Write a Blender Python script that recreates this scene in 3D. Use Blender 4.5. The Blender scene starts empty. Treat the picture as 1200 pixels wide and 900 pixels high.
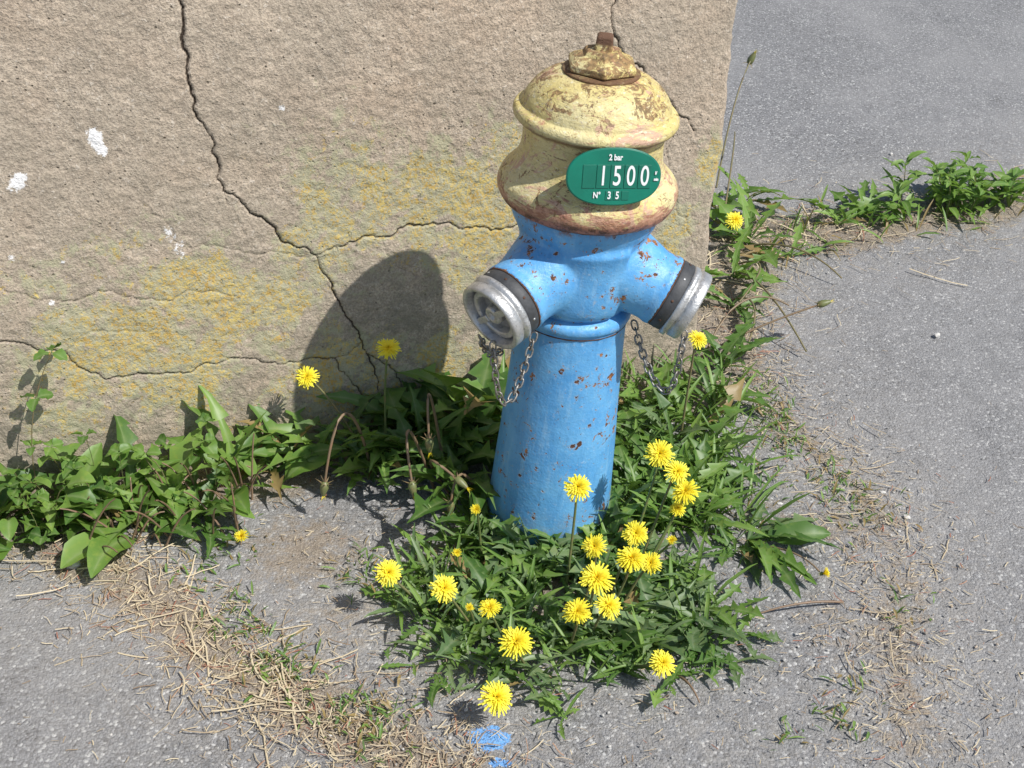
import bpy, bmesh, math, random
import numpy as np
from mathutils import Matrix, Vector, noise as mnoise
rnd=random.Random(11); npr=np.random.RandomState(4)
scene=bpy.context.scene
COL=scene.collection
scene.view_settings.view_transform='Standard'; scene.view_settings.look='None'; scene.view_settings.exposure=0

# ------------------------------------------------------------------ helpers
def link(o,parent=None):
    COL.objects.link(o)
    if parent: o.parent=parent
    return o
def empty(name,loc=(0,0,0)):
    e=bpy.data.objects.new(name,None); e.location=loc; e.empty_display_size=.1
    return link(e)
class MB:
    def __init__(s): s.v=[];s.f=[];s.c=[];s.m=[]
    def add(s,vs,fs,cols,mi=0):
        o=len(s.v); s.v.extend(vs); s.c.extend(cols)
        s.f.extend([tuple(i+o for i in f) for f in fs]); s.m.extend([mi]*len(fs))
    def obj(s,name,mats,smooth=True,parent=None):
        me=bpy.data.meshes.new(name); me.from_pydata([tuple(v) for v in s.v],[],s.f); 
        for m in mats: me.materials.append(m)
        me.polygons.foreach_set('material_index',s.m)
        me.polygons.foreach_set('use_smooth',[smooth]*len(s.f))
        a=me.color_attributes.new('Col','FLOAT_COLOR','POINT')
        a.data.foreach_set('color',np.array([(c[0],c[1],c[2],1) for c in s.c],dtype=np.float32).ravel())
        me.update(); o=bpy.data.objects.new(name,me); return link(o,parent)
def lathe(prof,seg=96,rf=None,cap=True):
    vs=[];fs=[];n=len(prof)
    for (r,z) in prof:
        for k in range(seg):
            a=2*math.pi*k/seg; rr=rf(r,z,a) if rf else r
            vs.append(Vector((rr*math.cos(a),rr*math.sin(a),z)))
    for i in range(n-1):
        for k in range(seg):
            k2=(k+1)%seg; fs.append((i*seg+k,(i+1)*seg+k,(i+1)*seg+k2,i*seg+k2))
    if cap:
        fs.append(tuple(range(seg))); fs.append(tuple(reversed(range((n-1)*seg,n*seg))))
    return vs,fs
def smoothprof(p,it=2):
    for _ in range(it):
        q=[p[0]]
        for a,b in zip(p,p[1:]):
            q.append((a[0]*.75+b[0]*.25,a[1]*.75+b[1]*.25)); q.append((a[0]*.25+b[0]*.75,a[1]*.25+b[1]*.75))
        q.append(p[-1]); p=q
    return p
def simple(name,vs,fs,mat,parent=None,smooth=True,bevel=0):
    me=bpy.data.meshes.new(name); me.from_pydata([tuple(v) for v in vs],[],fs)
    bm=bmesh.new(); bm.from_mesh(me); bmesh.ops.recalc_face_normals(bm,faces=bm.faces); bm.to_mesh(me); bm.free()
    me.materials.append(mat); me.polygons.foreach_set('use_smooth',[smooth]*len(me.polygons))
    o=bpy.data.objects.new(name,me); link(o,parent)
    if bevel:
        b=o.modifiers.new('b','BEVEL'); b.width=bevel; b.segments=2
    return o
class NT:
    def __init__(s,name):
        s.mat=bpy.data.materials.new(name); s.mat.use_nodes=True; s.t=s.mat.node_tree; s.t.nodes.clear()
        s.out=s.n('ShaderNodeOutputMaterial'); s.b=s.n('ShaderNodeBsdfPrincipled'); s.l(s.b.outputs[0],s.out.inputs[0])
        s.co=s.n('ShaderNodeTexCoord').outputs['Object']
    def n(s,t,**k):
        x=s.t.nodes.new(t)
        for a,b in k.items(): setattr(x,a,b)
        return x
    def l(s,a,b): s.t.links.new(a,b)
    def setv(s,inp,v):
        if hasattr(v,'node') : s.l(v,inp)
        else: inp.default_value=v
    def noise(s,scale,detail=4,rough=.55,co=None,dist=0):
        x=s.n('ShaderNodeTexNoise'); x.inputs['Scale'].default_value=scale; x.inputs['Detail'].default_value=detail
        x.inputs['Roughness'].default_value=rough; x.inputs['Distortion'].default_value=dist; s.l(co or s.co,x.inputs['Vector']); return x.outputs['Fac']
    def vor(s,scale,out='Distance',feat='F1',co=None):
        x=s.n('ShaderNodeTexVoronoi',feature=feat); x.inputs['Scale'].default_value=scale; s.l(co or s.co,x.inputs['Vector']); return x.outputs[out]
    def ramp(s,v,a,b,lo=0.,hi=1.):
        x=s.n('ShaderNodeMapRange',interpolation_type='SMOOTHSTEP'); s.setv(x.inputs[0],v)
        x.inputs[1].default_value=a;x.inputs[2].default_value=b;x.inputs[3].default_value=lo;x.inputs[4].default_value=hi; return x.outputs[0]
    def math(s,op,a,b=0.):
        x=s.n('ShaderNodeMath',operation=op); s.setv(x.inputs[0],a); s.setv(x.inputs[1],b); return x.outputs[0]
    def mix(s,f,a,b,mode='MIX'):
        x=s.n('ShaderNodeMix',data_type='RGBA',blend_type=mode); s.setv(x.inputs[0],f)
        for i,v in ((6,a),(7,b)):
            if hasattr(v,'node'): s.l(v,x.inputs[i])
            else: x.inputs[i].default_value=(v[0],v[1],v[2],1)
        return x.outputs[2]
    def attr(s,name,out='Fac'):
        x=s.n('ShaderNodeAttribute',attribute_name=name); return x.outputs[out]
    def colattr(s):
        x=s.n('ShaderNodeAttribute',attribute_name='Col'); y=s.n('ShaderNodeSeparateColor'); s.l(x.outputs['Color'],y.inputs[0]); return y.outputs
    def bump(s,h,dist,strength=1.,prev=None):
        x=s.n('ShaderNodeBump'); x.inputs['Distance'].default_value=dist; x.inputs['Strength'].default_value=strength
        s.l(h,x.inputs['Height']); 
        if prev: s.l(prev,x.inputs['Normal'])
        s.l(x.outputs[0],s.b.inputs['Normal']); return x.outputs[0]
    def fin(s,col,rough=.8,metal=0.,spec=None):
        s.setv(s.b.inputs['Base Color'],col if hasattr(col,'node') else (col[0],col[1],col[2],1))
        s.setv(s.b.inputs['Roughness'],rough); s.setv(s.b.inputs['Metallic'],metal)
        if spec is not None: s.b.inputs['Specular IOR Level'].default_value=spec
        return s.mat

def vnoise(x,y,scale,seed):
    r=np.random.RandomState(seed).rand(256,256)
    X=x*scale+1000.3; Y=y*scale+1000.7
    xi=np.floor(X).astype(int); yi=np.floor(Y).astype(int); fx=X-xi; fy=Y-yi
    fx=fx*fx*(3-2*fx); fy=fy*fy*(3-2*fy)
    a=r[xi%256,yi%256];b=r[(xi+1)%256,yi%256];c=r[xi%256,(yi+1)%256];d=r[(xi+1)%256,(yi+1)%256]
    return a*(1-fx)*(1-fy)+b*fx*(1-fy)+c*(1-fx)*fy+d*fx*fy-.5
def fbm(x,y,s,o,seed):
    t=0;a=1.
    for i in range(o): t=t+a*vnoise(x,y,s*2**i,seed+i); a*=.5
    return t
def segdist(x,y,p,q):
    px,py=p;qx,qy=q;dx=qx-px;dy=qy-py;L=dx*dx+dy*dy+1e-12
    t=np.clip(((x-px)*dx+(y-py)*dy)/L,0,1); return np.hypot(x-px-t*dx,y-py-t*dy)
def polydist(x,y,pl):
    d=np.full(x.shape,1e3)
    for p,q in zip(pl,pl[1:]): d=np.minimum(d,segdist(x,y,p,q))
    return d
def gridmesh(name,P,nx,ny,attrs,mat,extra_v=None,extra_f=None):
    idx=np.arange(nx*ny).reshape(ny,nx)
    F=np.stack([idx[:-1,:-1],idx[:-1,1:],idx[1:,1:],idx[1:,:-1]],-1).reshape(-1,4)
    if extra_v is not None: P=np.vstack([P,extra_v]); F=np.vstack([F,extra_f])
    me=bpy.data.meshes.new(name); me.vertices.add(len(P)); me.vertices.foreach_set('co',P.astype(np.float32).ravel())
    me.loops.add(F.size); me.loops.foreach_set('vertex_index',F.astype(np.int32).ravel())
    me.polygons.add(len(F)); me.polygons.foreach_set('loop_start',np.arange(0,F.size,4,dtype=np.int32))
    me.update(calc_edges=True); me.validate()
    for k,a in attrs.items():
        at=me.attributes.new(k,'FLOAT','POINT'); full=np.zeros(len(P),dtype=np.float32); full[:len(a)]=a; at.data.foreach_set('value',full)
    me.materials.append(mat); me.polygons.foreach_set('use_smooth',[True]*len(me.polygons))
    return link(bpy.data.objects.new(name,me))

# ------------------------------------------------------------------ materials
def m_wall():
    n=NT('weathered_render')
    big=n.noise(3.5,3,.65); mid=n.noise(16,4,.75); fine=n.noise(230,2,.7); f2=n.noise(95,3,.8)
    c=n.mix(n.ramp(big,.35,.65),(.52,.41,.305),(.44,.37,.285))
    c=n.mix(n.ramp(mid,.40,.66,0,.6),c,(.60,.50,.385))
    c=n.mix(n.ramp(fine,.58,.40,0,.6),c,(.26,.21,.165))
    c=n.mix(n.ramp(f2,.58,.72,0,.65),c,(.72,.64,.54))
    c=n.mix(n.ramp(f2,.42,.28,0,.6),c,(.27,.22,.175))
    pit=n.ramp(n.math('ADD',n.vor(62),n.math('MULTIPLY',f2,.3)),.31,.20); pit=n.math('MULTIPLY',pit,n.ramp(mid,.45,.57))
    c=n.mix(n.math('MULTIPLY',pit,.8),c,(.10,.08,.06))
    blot=n.noise(9,4,.75,dist=.4)
    al=n.math('MULTIPLY',n.attr('damp'),n.ramp(n.noise(22,4,.8),.38,.58))
    c=n.mix(n.math('MULTIPLY',al,.62),c,(.22,.205,.155))
    la=n.math('MULTIPLY',n.attr('lichen'),n.ramp(blot,.34,.62,.30,1.25))
    l2=n.math('MULTIPLY',n.ramp(n.math('ADD',n.math('MULTIPLY',la,.50),n.noise(26,4,.8,dist=.5)),.66,.84),.7)
    c=n.mix(l2,c,(.42,.41,.26))
    l1=n.ramp(n.math('ADD',n.math('MULTIPLY',la,.33),n.noise(36,5,.88)),.69,.785)
    l1=n.math('MULTIPLY',l1,n.ramp(n.noise(150,3,.8),.44,.57))
    c=n.mix(n.math('MULTIPLY',l1,.9),c,n.mix(n.ramp(n.noise(50,2),.35,.65),(.60,.46,.15),(.52,.33,.08)))
    bs=n.math('MULTIPLY',n.ramp(n.noise(70,4,.8),.60,.68),n.ramp(la,.1,.7)); c=n.mix(n.math('MULTIPLY',bs,.75),c,(.12,.11,.085))
    wv=n.ramp(n.math('ADD',n.attr('white'),n.math('MULTIPLY',f2,1.1)),.98,1.14)
    c=n.mix(wv,c,(.82,.80,.78))
    c=n.mix(n.ramp(n.attr('crack'),.2,.95),c,(.06,.045,.034))
    n.bump(n.math('SUBTRACT',n.math('ADD',n.math('MULTIPLY',fine,.7),f2),pit),.0038,.75)
    return n.fin(c,.95,spec=.1)
def m_ground():
    n=NT('asphalt_and_dirt')
    v=n.n('ShaderNodeTexVoronoi'); v.inputs['Scale'].default_value=180; n.l(n.co,v.inputs['Vector']); sep=n.n('ShaderNodeSeparateColor'); n.l(v.outputs['Color'],sep.inputs[0]); s1=sep.outputs; edge=v.outputs['Distance']
    big=n.noise(1.5,3,.65); mid=n.noise(10,4,.7); fine=n.noise(360,2,.8); md=n.noise(34,4,.85)
    c=n.mix(s1[0],(.25,.248,.25),(.43,.425,.42))
    c=n.mix(n.ramp(fine,.42,.60),n.mix(.50,c,(.12,.118,.118)),c)
    c=n.mix(n.ramp(s1[1],.88,.95,0,.85),c,(.64,.63,.60))
    c=n.mix(n.ramp(s1[2],.85,.95,0,.8),c,(.12,.115,.11))
    c=n.mix(n.ramp(edge,.40,.75,0,.5),c,(.15,.147,.145))
    c=n.mix(n.ramp(big,.35,.65,0,.45),c,(.37,.36,.35))
    c=n.mix(n.ramp(mid,.50,.72,0,.35),c,(.21,.207,.205))
    c=n.mix(n.ramp(md,.58,.74,0,.45),c,(.14,.135,.13))
    c=n.mix(n.ramp(md,.42,.30,0,.4),c,(.48,.47,.45))
    dust=n.math('MULTIPLY',n.attr('dust'),n.ramp(md,.36,.62))
    c=n.mix(n.math('MULTIPLY',dust,.6),c,(.42,.385,.335))
    df=n.ramp(n.math('ADD',n.attr('dirt'),n.math('MULTIPLY',md,.85)),.78,1.04)
    dc=n.mix(n.noise(75,4,.9),(.08,.06,.045),(.43,.35,.26))
    dc=n.mix(n.ramp(fine,.5,.68,0,.75),dc,(.57,.49,.38))
    c=n.mix(n.math('MULTIPLY',df,.80),c,dc)
    bl=n.ramp(n.math('ADD',n.attr('spill'),n.math('MULTIPLY',n.noise(55,4,.75),.9)),.86,.92)
    c=n.mix(n.math('MULTIPLY',bl,n.ramp(fine,.34,.42)),c,(.19,.42,.80))
    h=n.math('ADD',fine,n.math('MULTIPLY',edge,-.6))
    n.bump(n.math('ADD',h,n.math('MULTIPLY',md,.9)),.0045,.85)
    return n.fin(c,.9,spec=.12)
def m_blue():
    n=NT('blue_hydrant_paint')
    c=n.mix(n.ramp(n.noise(13,4,.65),.3,.7),(.080,.31,.63),(.145,.41,.70))
    streak=n.n('ShaderNodeMapping'); n.l(n.co,streak.inputs[0]); streak.inputs['Scale'].default_value=(1,1,.16)
    st=n.noise(60,4,.7,co=streak.outputs[0])
    c=n.mix(n.ramp(st,.52,.70,0,.45),c,(.27,.50,.71))
    c=n.mix(n.ramp(st,.46,.30,0,.35),c,(.04,.18,.40))
    dist=n.noise(62,3,.75); zone=n.noise(9,2)
    a1=n.math('ADD',n.noise(44,4,.78,dist=.4),n.math('MULTIPLY',zone,.36))
    r1=n.ramp(a1,.808,.825); h1=n.ramp(a1,.765,.820)
    sp1=n.math('ADD',n.vor(34),n.math('MULTIPLY',dist,.62))
    on=n.ramp(n.noise(17,2),.44,.54)
    sp=n.math('MULTIPLY',n.ramp(sp1,.418,.385),on); halo=n.math('MULTIPLY',n.ramp(sp1,.51,.40),on)
    sp2=n.math('MULTIPLY',n.ramp(n.noise(140,3,.78),.650,.680),n.ramp(n.noise(20,3,.7),.48,.58))
    r=n.math('MAXIMUM',n.math('MAXIMUM',sp,sp2),r1); halo=n.math('MAXIMUM',halo,h1)
    c=n.mix(n.math('MULTIPLY',halo,.5),c,(.38,.38,.36))
    c=n.mix(n.ramp(n.noise(100,4,.88),.57,.70,0,.5),c,(.46,.57,.65))
    c=n.mix(r,c,n.mix(n.ramp(dist,.35,.65),(.085,.035,.02),(.40,.18,.07)))
    sx=n.n('ShaderNodeSeparateXYZ'); n.l(n.co,sx.inputs[0]); z=sx.outputs[2]
    c=n.mix(n.math('MULTIPLY',n.ramp(z,.13,.0),n.ramp(n.noise(30,4,.8),.35,.65,0,.8)),c,(.20,.19,.16))
    c=n.mix(n.math('MULTIPLY',n.ramp(n.math('ADD',z,n.math('MULTIPLY',st,.03)),.688,.703),n.ramp(dist,.42,.6,0,.9)),c,(.24,.11,.06))
    h=n.math('SUBTRACT',n.math('MULTIPLY',zone,1.0),n.math('MULTIPLY',r,.5))
    n.bump(n.math('ADD',n.math('ADD',h,n.math('MULTIPLY',dist,.35)),n.math('MULTIPLY',n.noise(200,2),.15)),.0050,.65)
    return n.fin(c,n.math('ADD',n.math('ADD',.38,n.math('MULTIPLY',st,.18)),n.math('MULTIPLY',r,.4)),spec=.5)
def m_bonnet(nut=False):
    n=NT('worn_yellow_paint' if not nut else 'rusty_nut_paint')
    sepx=n.n('ShaderNodeSeparateXYZ'); n.l(n.co,sepx.inputs[0]); z=sepx.outputs[2]
    mp=n.n('ShaderNodeMapping'); n.l(n.co,mp.inputs[0]); mp.inputs['Scale'].default_value=(1,1,2.8)
    st=n.noise(22,4,.75,co=mp.outputs[0],dist=.8); s2=n.noise(52,4,.85,co=mp.outputs[0],dist=.5); s3=n.noise(10,4,.75,dist=1.2)
    c=n.mix(n.ramp(n.noise(8,3),.35,.65),(.64,.52,.19),(.70,.61,.32))
    c=n.mix(n.ramp(s2,.50,.66,0,.75),c,(.47,.38,.17))
    c=n.mix(n.ramp(s3,.54,.62,0,.75),c,(.56,.31,.25))
    c=n.mix(n.ramp(n.noise(28,4,.85,co=mp.outputs[0],dist=1.),.58,.68,0,.65),c,(.40,.33,.31))
    c=n.mix(n.ramp(n.noise(75,3,.85,co=mp.outputs[0]),.56,.70,0,.7),c,(.80,.76,.58))
    c=n.mix(n.ramp(n.noise(17,4,.85,co=mp.outputs[0],dist=.3),.605,.645,0,.8),c,(.24,.15,.085))
    low=n.ramp(z,.748,.695)
    rr=n.ramp(n.math('ADD',st,n.math('MULTIPLY',low,.26)),.58,.68)
    c=n.mix(n.math('MULTIPLY',rr,.85),c,n.mix(n.ramp(s2,.4,.6),(.54,.28,.20),(.32,.12,.08)))
    lip=n.ramp(n.math('ADD',z,n.math('MULTIPLY',s2,.030)),.729,.717)
    c=n.mix(lip,c,n.mix(n.ramp(n.noise(60,3,.7),.4,.6),(.12,.055,.035),(.42,.19,.13)))
    gr=n.ramp(n.math('ABSOLUTE',n.math('SUBTRACT',n.math('ADD',z,n.math('MULTIPLY',s2,.016)),.840)),.010,.002)
    c=n.mix(n.math('MULTIPLY',gr,.85),c,(.15,.08,.04))
    up=n.ramp(z,.842,.915)
    ru=n.ramp(n.math('ADD',n.noise(30,5,.88,dist=.8),n.math('MULTIPLY',up,.08 if not nut else .12)),.582,.618)
    c=n.mix(n.math('MULTIPLY',ru,.85),c,n.mix(n.ramp(n.noise(140,3),.35,.65),(.12,.065,.035),(.32,.18,.085)))
    if nut:
        c=n.mix(n.ramp(z,.955,.962),c,(.14,.075,.045)); c=n.mix(n.ramp(z,.921,.916,0,.8),c,(.13,.065,.035))
    n.bump(n.math('ADD',n.math('ADD',s2,n.math('MULTIPLY',s3,1.5)),n.math('MULTIPLY',n.noise(180,2),.25)),.0045,.7)
    return n.fin(c,n.math('ADD',.46,n.math('MULTIPLY',ru,.35)),spec=.35)
def m_metal(name,c1,c2,rough,metal):
    n=NT(name); c=n.mix(n.ramp(n.noise(60,4,.7),.35,.7),c1,c2); c=n.mix(n.ramp(n.noise(150,4,.8),.56,.68,0,.65),c,(.14,.12,.10))
    n.bump(n.noise(240,3),.002,.5); return n.fin(c,rough,metal)
def m_plain(name,c,rough=.6,var=.25,sc=60):
    n=NT(name); cc=n.mix(n.ramp(n.noise(sc,4,.7),.3,.7),tuple(x*(1-var) for x in c),tuple(min(1,x*(1+var)) for x in c)); n.bump(n.noise(sc*4,2),.001,.3); return n.fin(cc,rough)
def m_leaf(name,ca,cb,mid,trans=.3,rough=.45):
    n=NT(name); a=n.colattr(); n.b.inputs['Roughness'].default_value=rough
    c=n.mix(a[0],ca,cb)
    c=n.mix(n.ramp(n.noise(70,2),.5,.75,0,.45),c,(cb[0]*1.5,cb[1]*1.15,cb[2]))
    c=n.mix(n.math('MULTIPLY',n.math('POWER',a[1],5.),.6),c,mid)
    c=n.mix(n.ramp(a[2],.5,1.),c,(.34,.24,.10))
    n.l(c,n.b.inputs['Base Color']); n.b.inputs['Specular IOR Level'].default_value=.5
    t=n.n('ShaderNodeBsdfTranslucent'); n.l(n.mix(.5,c,(.24,.40,.035)),t.inputs[0]); m=n.n('ShaderNodeMixShader'); m.inputs[0].default_value=trans
    n.l(n.b.outputs[0],m.inputs[1]); n.l(t.outputs[0],m.inputs[2]); n.l(m.outputs[0],n.out.inputs[0])
    return n.mat
def m_petal():
    n=NT('dandelion_yellow'); a=n.colattr(); c=n.mix(a[0],(.93,.82,.025),(.90,.66,.010)); c=n.mix(n.ramp(a[1],.0,1.,0,.6),c,(.97,.90,.09))
    n.l(c,n.b.inputs['Base Color']); n.b.inputs['Roughness'].default_value=.6
    t=n.n('ShaderNodeBsdfTranslucent'); n.l(c,t.inputs[0]); m=n.n('ShaderNodeMixShader'); m.inputs[0].default_value=.3
    n.l(n.b.outputs[0],m.inputs[1]); n.l(t.outputs[0],m.inputs[2]); n.l(m.outputs[0],n.out.inputs[0]); return n.mat
def m_litter():
    n=NT('dry_litter'); a=n.colattr(); c=n.mix(a[0],(.22,.15,.09),(.64,.54,.36)); c=n.mix(n.ramp(a[1],.85,1.),c,(.30,.115,.07)); return n.fin(c,.8)
def m_pebble():
    n=NT('pebbles'); a=n.colattr(); c=n.mix(a[0],(.18,.175,.165),(.56,.54,.50)); c=n.mix(n.ramp(a[1],.8,1.),c,(.40,.31,.22)); return n.fin(c,.9)

WALL=m_wall(); GROUND=m_ground(); BLUE=m_blue(); YEL=m_bonnet(); NUT=m_bonnet(True)
ALU=m_metal('dull_aluminium',(.62,.615,.60),(.45,.45,.44),.45,.7)
BLACK=m_plain('black_rubber',(.05,.052,.055),.6)
DARK=m_plain('painted_recess_shade',(.03,.028,.026),.8)  # shade inside the coupling recess, put into the floor colour
RUSTL=m_plain('rust_edge',(.10,.05,.03),.9)
CHAIN=m_metal('chain_steel',(.36,.35,.33),(.22,.19,.16),.5,.8)
GREEN=m_plain('green_enamel',(.005,.17,.11),.3,.12,12); GREEN2=m_plain('green_slot',(.007,.145,.095),.35,.1,12)
WHITE=m_plain('white_lettering',(.78,.79,.77),.5,.04)
LEAFD=m_leaf('dandelion_leaf',(.050,.125,.022),(.130,.245,.048),(.28,.36,.16))
LEAFG=m_leaf('grey_green_leaf',(.085,.160,.055),(.18,.260,.105),(.29,.35,.20))
LEAFB=m_leaf('bright_leaf',(.11,.225,.035),(.215,.35,.072),(.33,.42,.18),.35)
STEM=m_leaf('flower_stem',(.14,.20,.06),(.24,.16,.10),(.18,.24,.08),.1)
PETAL=m_petal(); LITTER=m_litter(); PEB=m_pebble()

# ------------------------------------------------------------------ ground
def axis(lo,hi,step,far):
    a=list(np.arange(lo,hi,step)); s=step; x=lo; pre=[]
    while x>-far: s*=1.5; x-=s; pre.append(x)
    s=step; x=a[-1]; post=[]
    while x<far: s*=1.5; x+=s; post.append(x)
    return np.array(pre[::-1]+a+post)
RB=[(.5,2.68),(.54,2.58),(.606,2.33),(.713,2.12),(.753,1.907),(.70,1.70),(.67,1.5),(.69,1.2)]
LB=[(-.86,1.84),(-.691,1.758),(-.592,1.673),(-.476,1.554),(-.38,1.5),(-.257,1.432),(-.114,1.368),(.02,1.30)]
FB=[(.48,2.65),(.55,2.95),(.66,3.3),(.95,3.33),(1.3,3.5),(1.9,3.8)]
WB=[(-1.6,1.68),(-.9,1.96),(-.3,2.2),(.4,2.47)]
wally=lambda x:2.3815+.404*x
xs=axis(-1.2,1.9,.009,80); ys=axis(1.15,4.3,.009,80)
X,Y=np.meshgrid(xs,ys); x=X.ravel(); y=Y.ravel()
g=lambda d,s: np.exp(-(d/s)**2)
wob=.03*fbm(x,y,14,3,50)
dirt=np.maximum.reduce([.50*g(polydist(x,y,RB)+wob*2,.085),.70*g(polydist(x,y,LB)+wob*2,.09),.74*g(polydist(x,y,FB)+wob*2,.17),.95*g(polydist(x,y,WB),.14),
    .75*g(np.hypot(x-.10,(y-1.86)),.28),.42*g(np.hypot(x-.60,(y-1.70)*.8),.18),.60*g(np.hypot(x+.38,(y-1.86)),.18),.45*g(np.hypot(x-.5,(y-2.0)),.22),.5*g(np.hypot((x-.66)*.8,(y-1.98)),.14),.42*g(np.hypot(x+.28,(y-1.68)),.2)])
dust=np.clip(np.maximum.reduce([.9*g(np.hypot(x+.25,(y-1.65)*1.1),.33),.6*g(np.hypot(x-.35,y-1.45),.3),.8*g(polydist(x,y,RB),.20),.7*g(polydist(x,y,FB),.35),.7*g(polydist(x,y,LB),.22)]),0,1)
spill=np.maximum(.72*g(np.hypot((x+.016)/1.3,y-1.417),.036),.60*g(np.hypot((x-.006)/1.8,y-1.368),.018))
z=.012*fbm(x,y,2.2,3,3)+.0035*fbm(x,y,25,3,9)+dirt*.006*(fbm(x,y,40,3,20)+.4)
near=g(np.hypot(x-.2,y-2.2),6.); z*=near
ground=gridmesh('ground',np.stack([x,y,z],1),len(xs),len(ys),{'dirt':dirt,'dust':dust,'spill':spill},GROUND)

# ------------------------------------------------------------------ wall
def jag(pl,amp,it=5,seed=0):
    r=random.Random(seed)
    for k in range(it):
        q=[pl[0]]
        for a,b in zip(pl,pl[1:]):
            L=math.hypot(b[0]-a[0],b[1]-a[1]); o=r.uniform(-1,1)*amp*L
            q.append(((a[0]+b[0])/2-(b[1]-a[1])/L*o,(a[1]+b[1])/2+(b[0]-a[0])/L*o)); q.append(b)
        pl=q
        if max(math.hypot(b[0]-a[0],b[1]-a[1]) for a,b in zip(pl,pl[1:]))<.005: break
    return pl
C1=[(.33,1.3),(.311,.952),(.313,.864),(.312,.804),(.32,.74),(.343,.697),(.35,.647),(.352,.596),(.385,.565),(.43,.52),(.476,.463),(.516,.438),(.528,.398),(.549,.347),(.578,.282),(.603,.227),(.61,.195),(.627,.14),(.62,.06)]
cracks=[(C1,.0006,.95),(C1[:5],.0013,.95),([(.516,.438),(.567,.449),(.65,.458),(.75,.47),(.82,.448),(.905,.435),(1.05,.45),(1.2,.40)],.0005,.85),
 ([(-.4,.40),(-.08,.356),(-.0245,.33),(.026,.313),(.0576,.263),(.133,.234),(.214,.2255),(.3145,.232),(.382,.228),(.459,.203),(.5385,.198),(.5725,.139),(.597,.08)],.0005,.85),
 ([(1.12,1.3),(1.125,.889),(1.125,.83),(1.145,.787),(1.195,.75),(1.25,.69),(1.33,.60)],.0006,.9),
 ([(-.02,.445),(.08,.42),(.175,.40),(.275,.40),(.36,.37)],.0001,.6),([(.516,.438),(.40,.455),(.25,.51),(.2,.60)],.0001,.5),([(.61,.195),(.66,.155),(.69,.09)],.0004,.8),
 ([(.603,.227),(.57,.20),(.5385,.198)],.0003,.7),([(1.25,.69),(1.30,.45),(1.36,.33)],.0002,.6),
 ([(.352,.596),(.37,.545),(.385,.50)],.0001,.45),([(-.3,.52),(-.1,.47),(-.02,.445)],.0001,.5),([(.133,.234),(.15,.18),(.12,.12),(.13,.05)],.0001,.5),([(.65,.458),(.67,.40),(.72,.36)],.0001,.45),([(.82,.448),(.84,.52),(.88,.58)],.0001,.45),([(.026,.313),(.06,.34),(.10,.345),(.2,.33)],.0001,.45),([(.459,.203),(.44,.15),(.40,.10)],.0001,.5)]
S=np.concatenate([np.arange(-2.6,-.35,.05),np.arange(-.35,1.4,.0024),[1.4]])
Z=np.concatenate([np.arange(-.05,1.0,.0024),np.arange(1.0,1.45,.03),[1.45]])
SS,ZZ=np.meshgrid(S,Z); s=SS.ravel(); zz=ZZ.ravel()
cr=np.zeros(s.shape)
for i,(pl,w,dep) in enumerate(cracks):
    J=jag(pl,.16,8,i+3)
    if i==0: J0=J
    if i==1: J=[p for p in J0 if p[1]>.74]
    bb=(s>min(p[0] for p in J)-.02)&(s<max(p[0] for p in J)+.02)&(zz>min(p[1] for p in J)-.02)&(zz<max(p[1] for p in J)+.02)
    ii=np.where(bb)[0]; d=np.full(len(ii),1.)
    sx=s[ii]; zx=zz[ii]
    for p,q in zip(J,J[1:]):
        m=(np.abs(sx-(p[0]+q[0])/2)<.016)&(np.abs(zx-(p[1]+q[1])/2)<.016)
        if m.any(): d[m]=np.minimum(d[m],segdist(sx[m],zx[m],p,q))
    ww=w*np.clip(1+2.2*fbm(sx,zx,26,3,70+i),.05,3.2)
    cr[ii]=np.maximum(cr[ii],dep*np.clip(1-(d-ww)/.0020,0,1))
def bl(lst): return np.clip(sum(k*g(np.hypot((s-a)/rx,(zz-b)/ry),1) for a,b,rx,ry,k in lst),0,1)
lich=bl([(.60,.53,.13,.10,.85),(.78,.52,.13,.11,.8),(.85,.40,.12,.12,.7),(.30,.32,.22,.14,.8),(.05,.24,.2,.14,.6),(.20,.46,.18,.10,.5),(.66,.12,.14,.12,.9),(.45,.38,.1,.08,.6),(1.31,.33,.06,.12,.9),(1.38,.52,.04,.08,.8),(.9,.6,.15,.1,.5),(.45,.14,.3,.1,.6),(1.0,.2,.2,.2,.5),(.55,.68,.2,.1,.35),(.0,.45,.15,.1,.3)])
damp=np.clip(g(zz,.20)*.9+bl([(.7,.22,.25,.2,.7),(.25,.33,.3,.15,.5),(1.1,.3,.3,.3,.4),(-.2,.3,.3,.2,.5),(.3,.6,.4,.15,.25)]),0,1)
white=bl([(.14,.73,.020,.024,.75),(.152,.70,.016,.016,.6),(.0,.655,.022,.022,.65),(.012,.672,.014,.012,.5),(.47,.745,.011,.010,.7),(.245,.53,.02,.02,.50),(.26,.49,.02,.03,.5),(-.03,.52,.012,.01,.6),(.05,.5,.01,.01,.55),(.02,.42,.009,.009,.6)])
off=.008*fbm(s,zz,4,3,31)+.0022*fbm(s,zz,80,2,33)-cr*.005
off+=.0012*np.tanh((s-np.interp(zz,[p[1] for p in C1][::-1],[p[0] for p in C1][::-1]))/.006)*g(polydist(s,zz,C1),.03)
edge=np.clip((s-1.385)/.015,0,1); off-=edge**2*.010*(1+1.2*fbm(zz,zz*0,12,3,90)); 
a22=math.radians(22); D=np.array([math.cos(a22),math.sin(a22),0]); Nn=np.array([math.sin(a22),-math.cos(a22),0])
sp=s+edge*.010*fbm(zz,zz*0+3,18,3,77)
P=np.array([-.87,2.03,0])+sp[:,None]*D+off[:,None]*Nn; P[:,2]=zz
nx,nz=len(S),len(Z); T=.35
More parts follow.
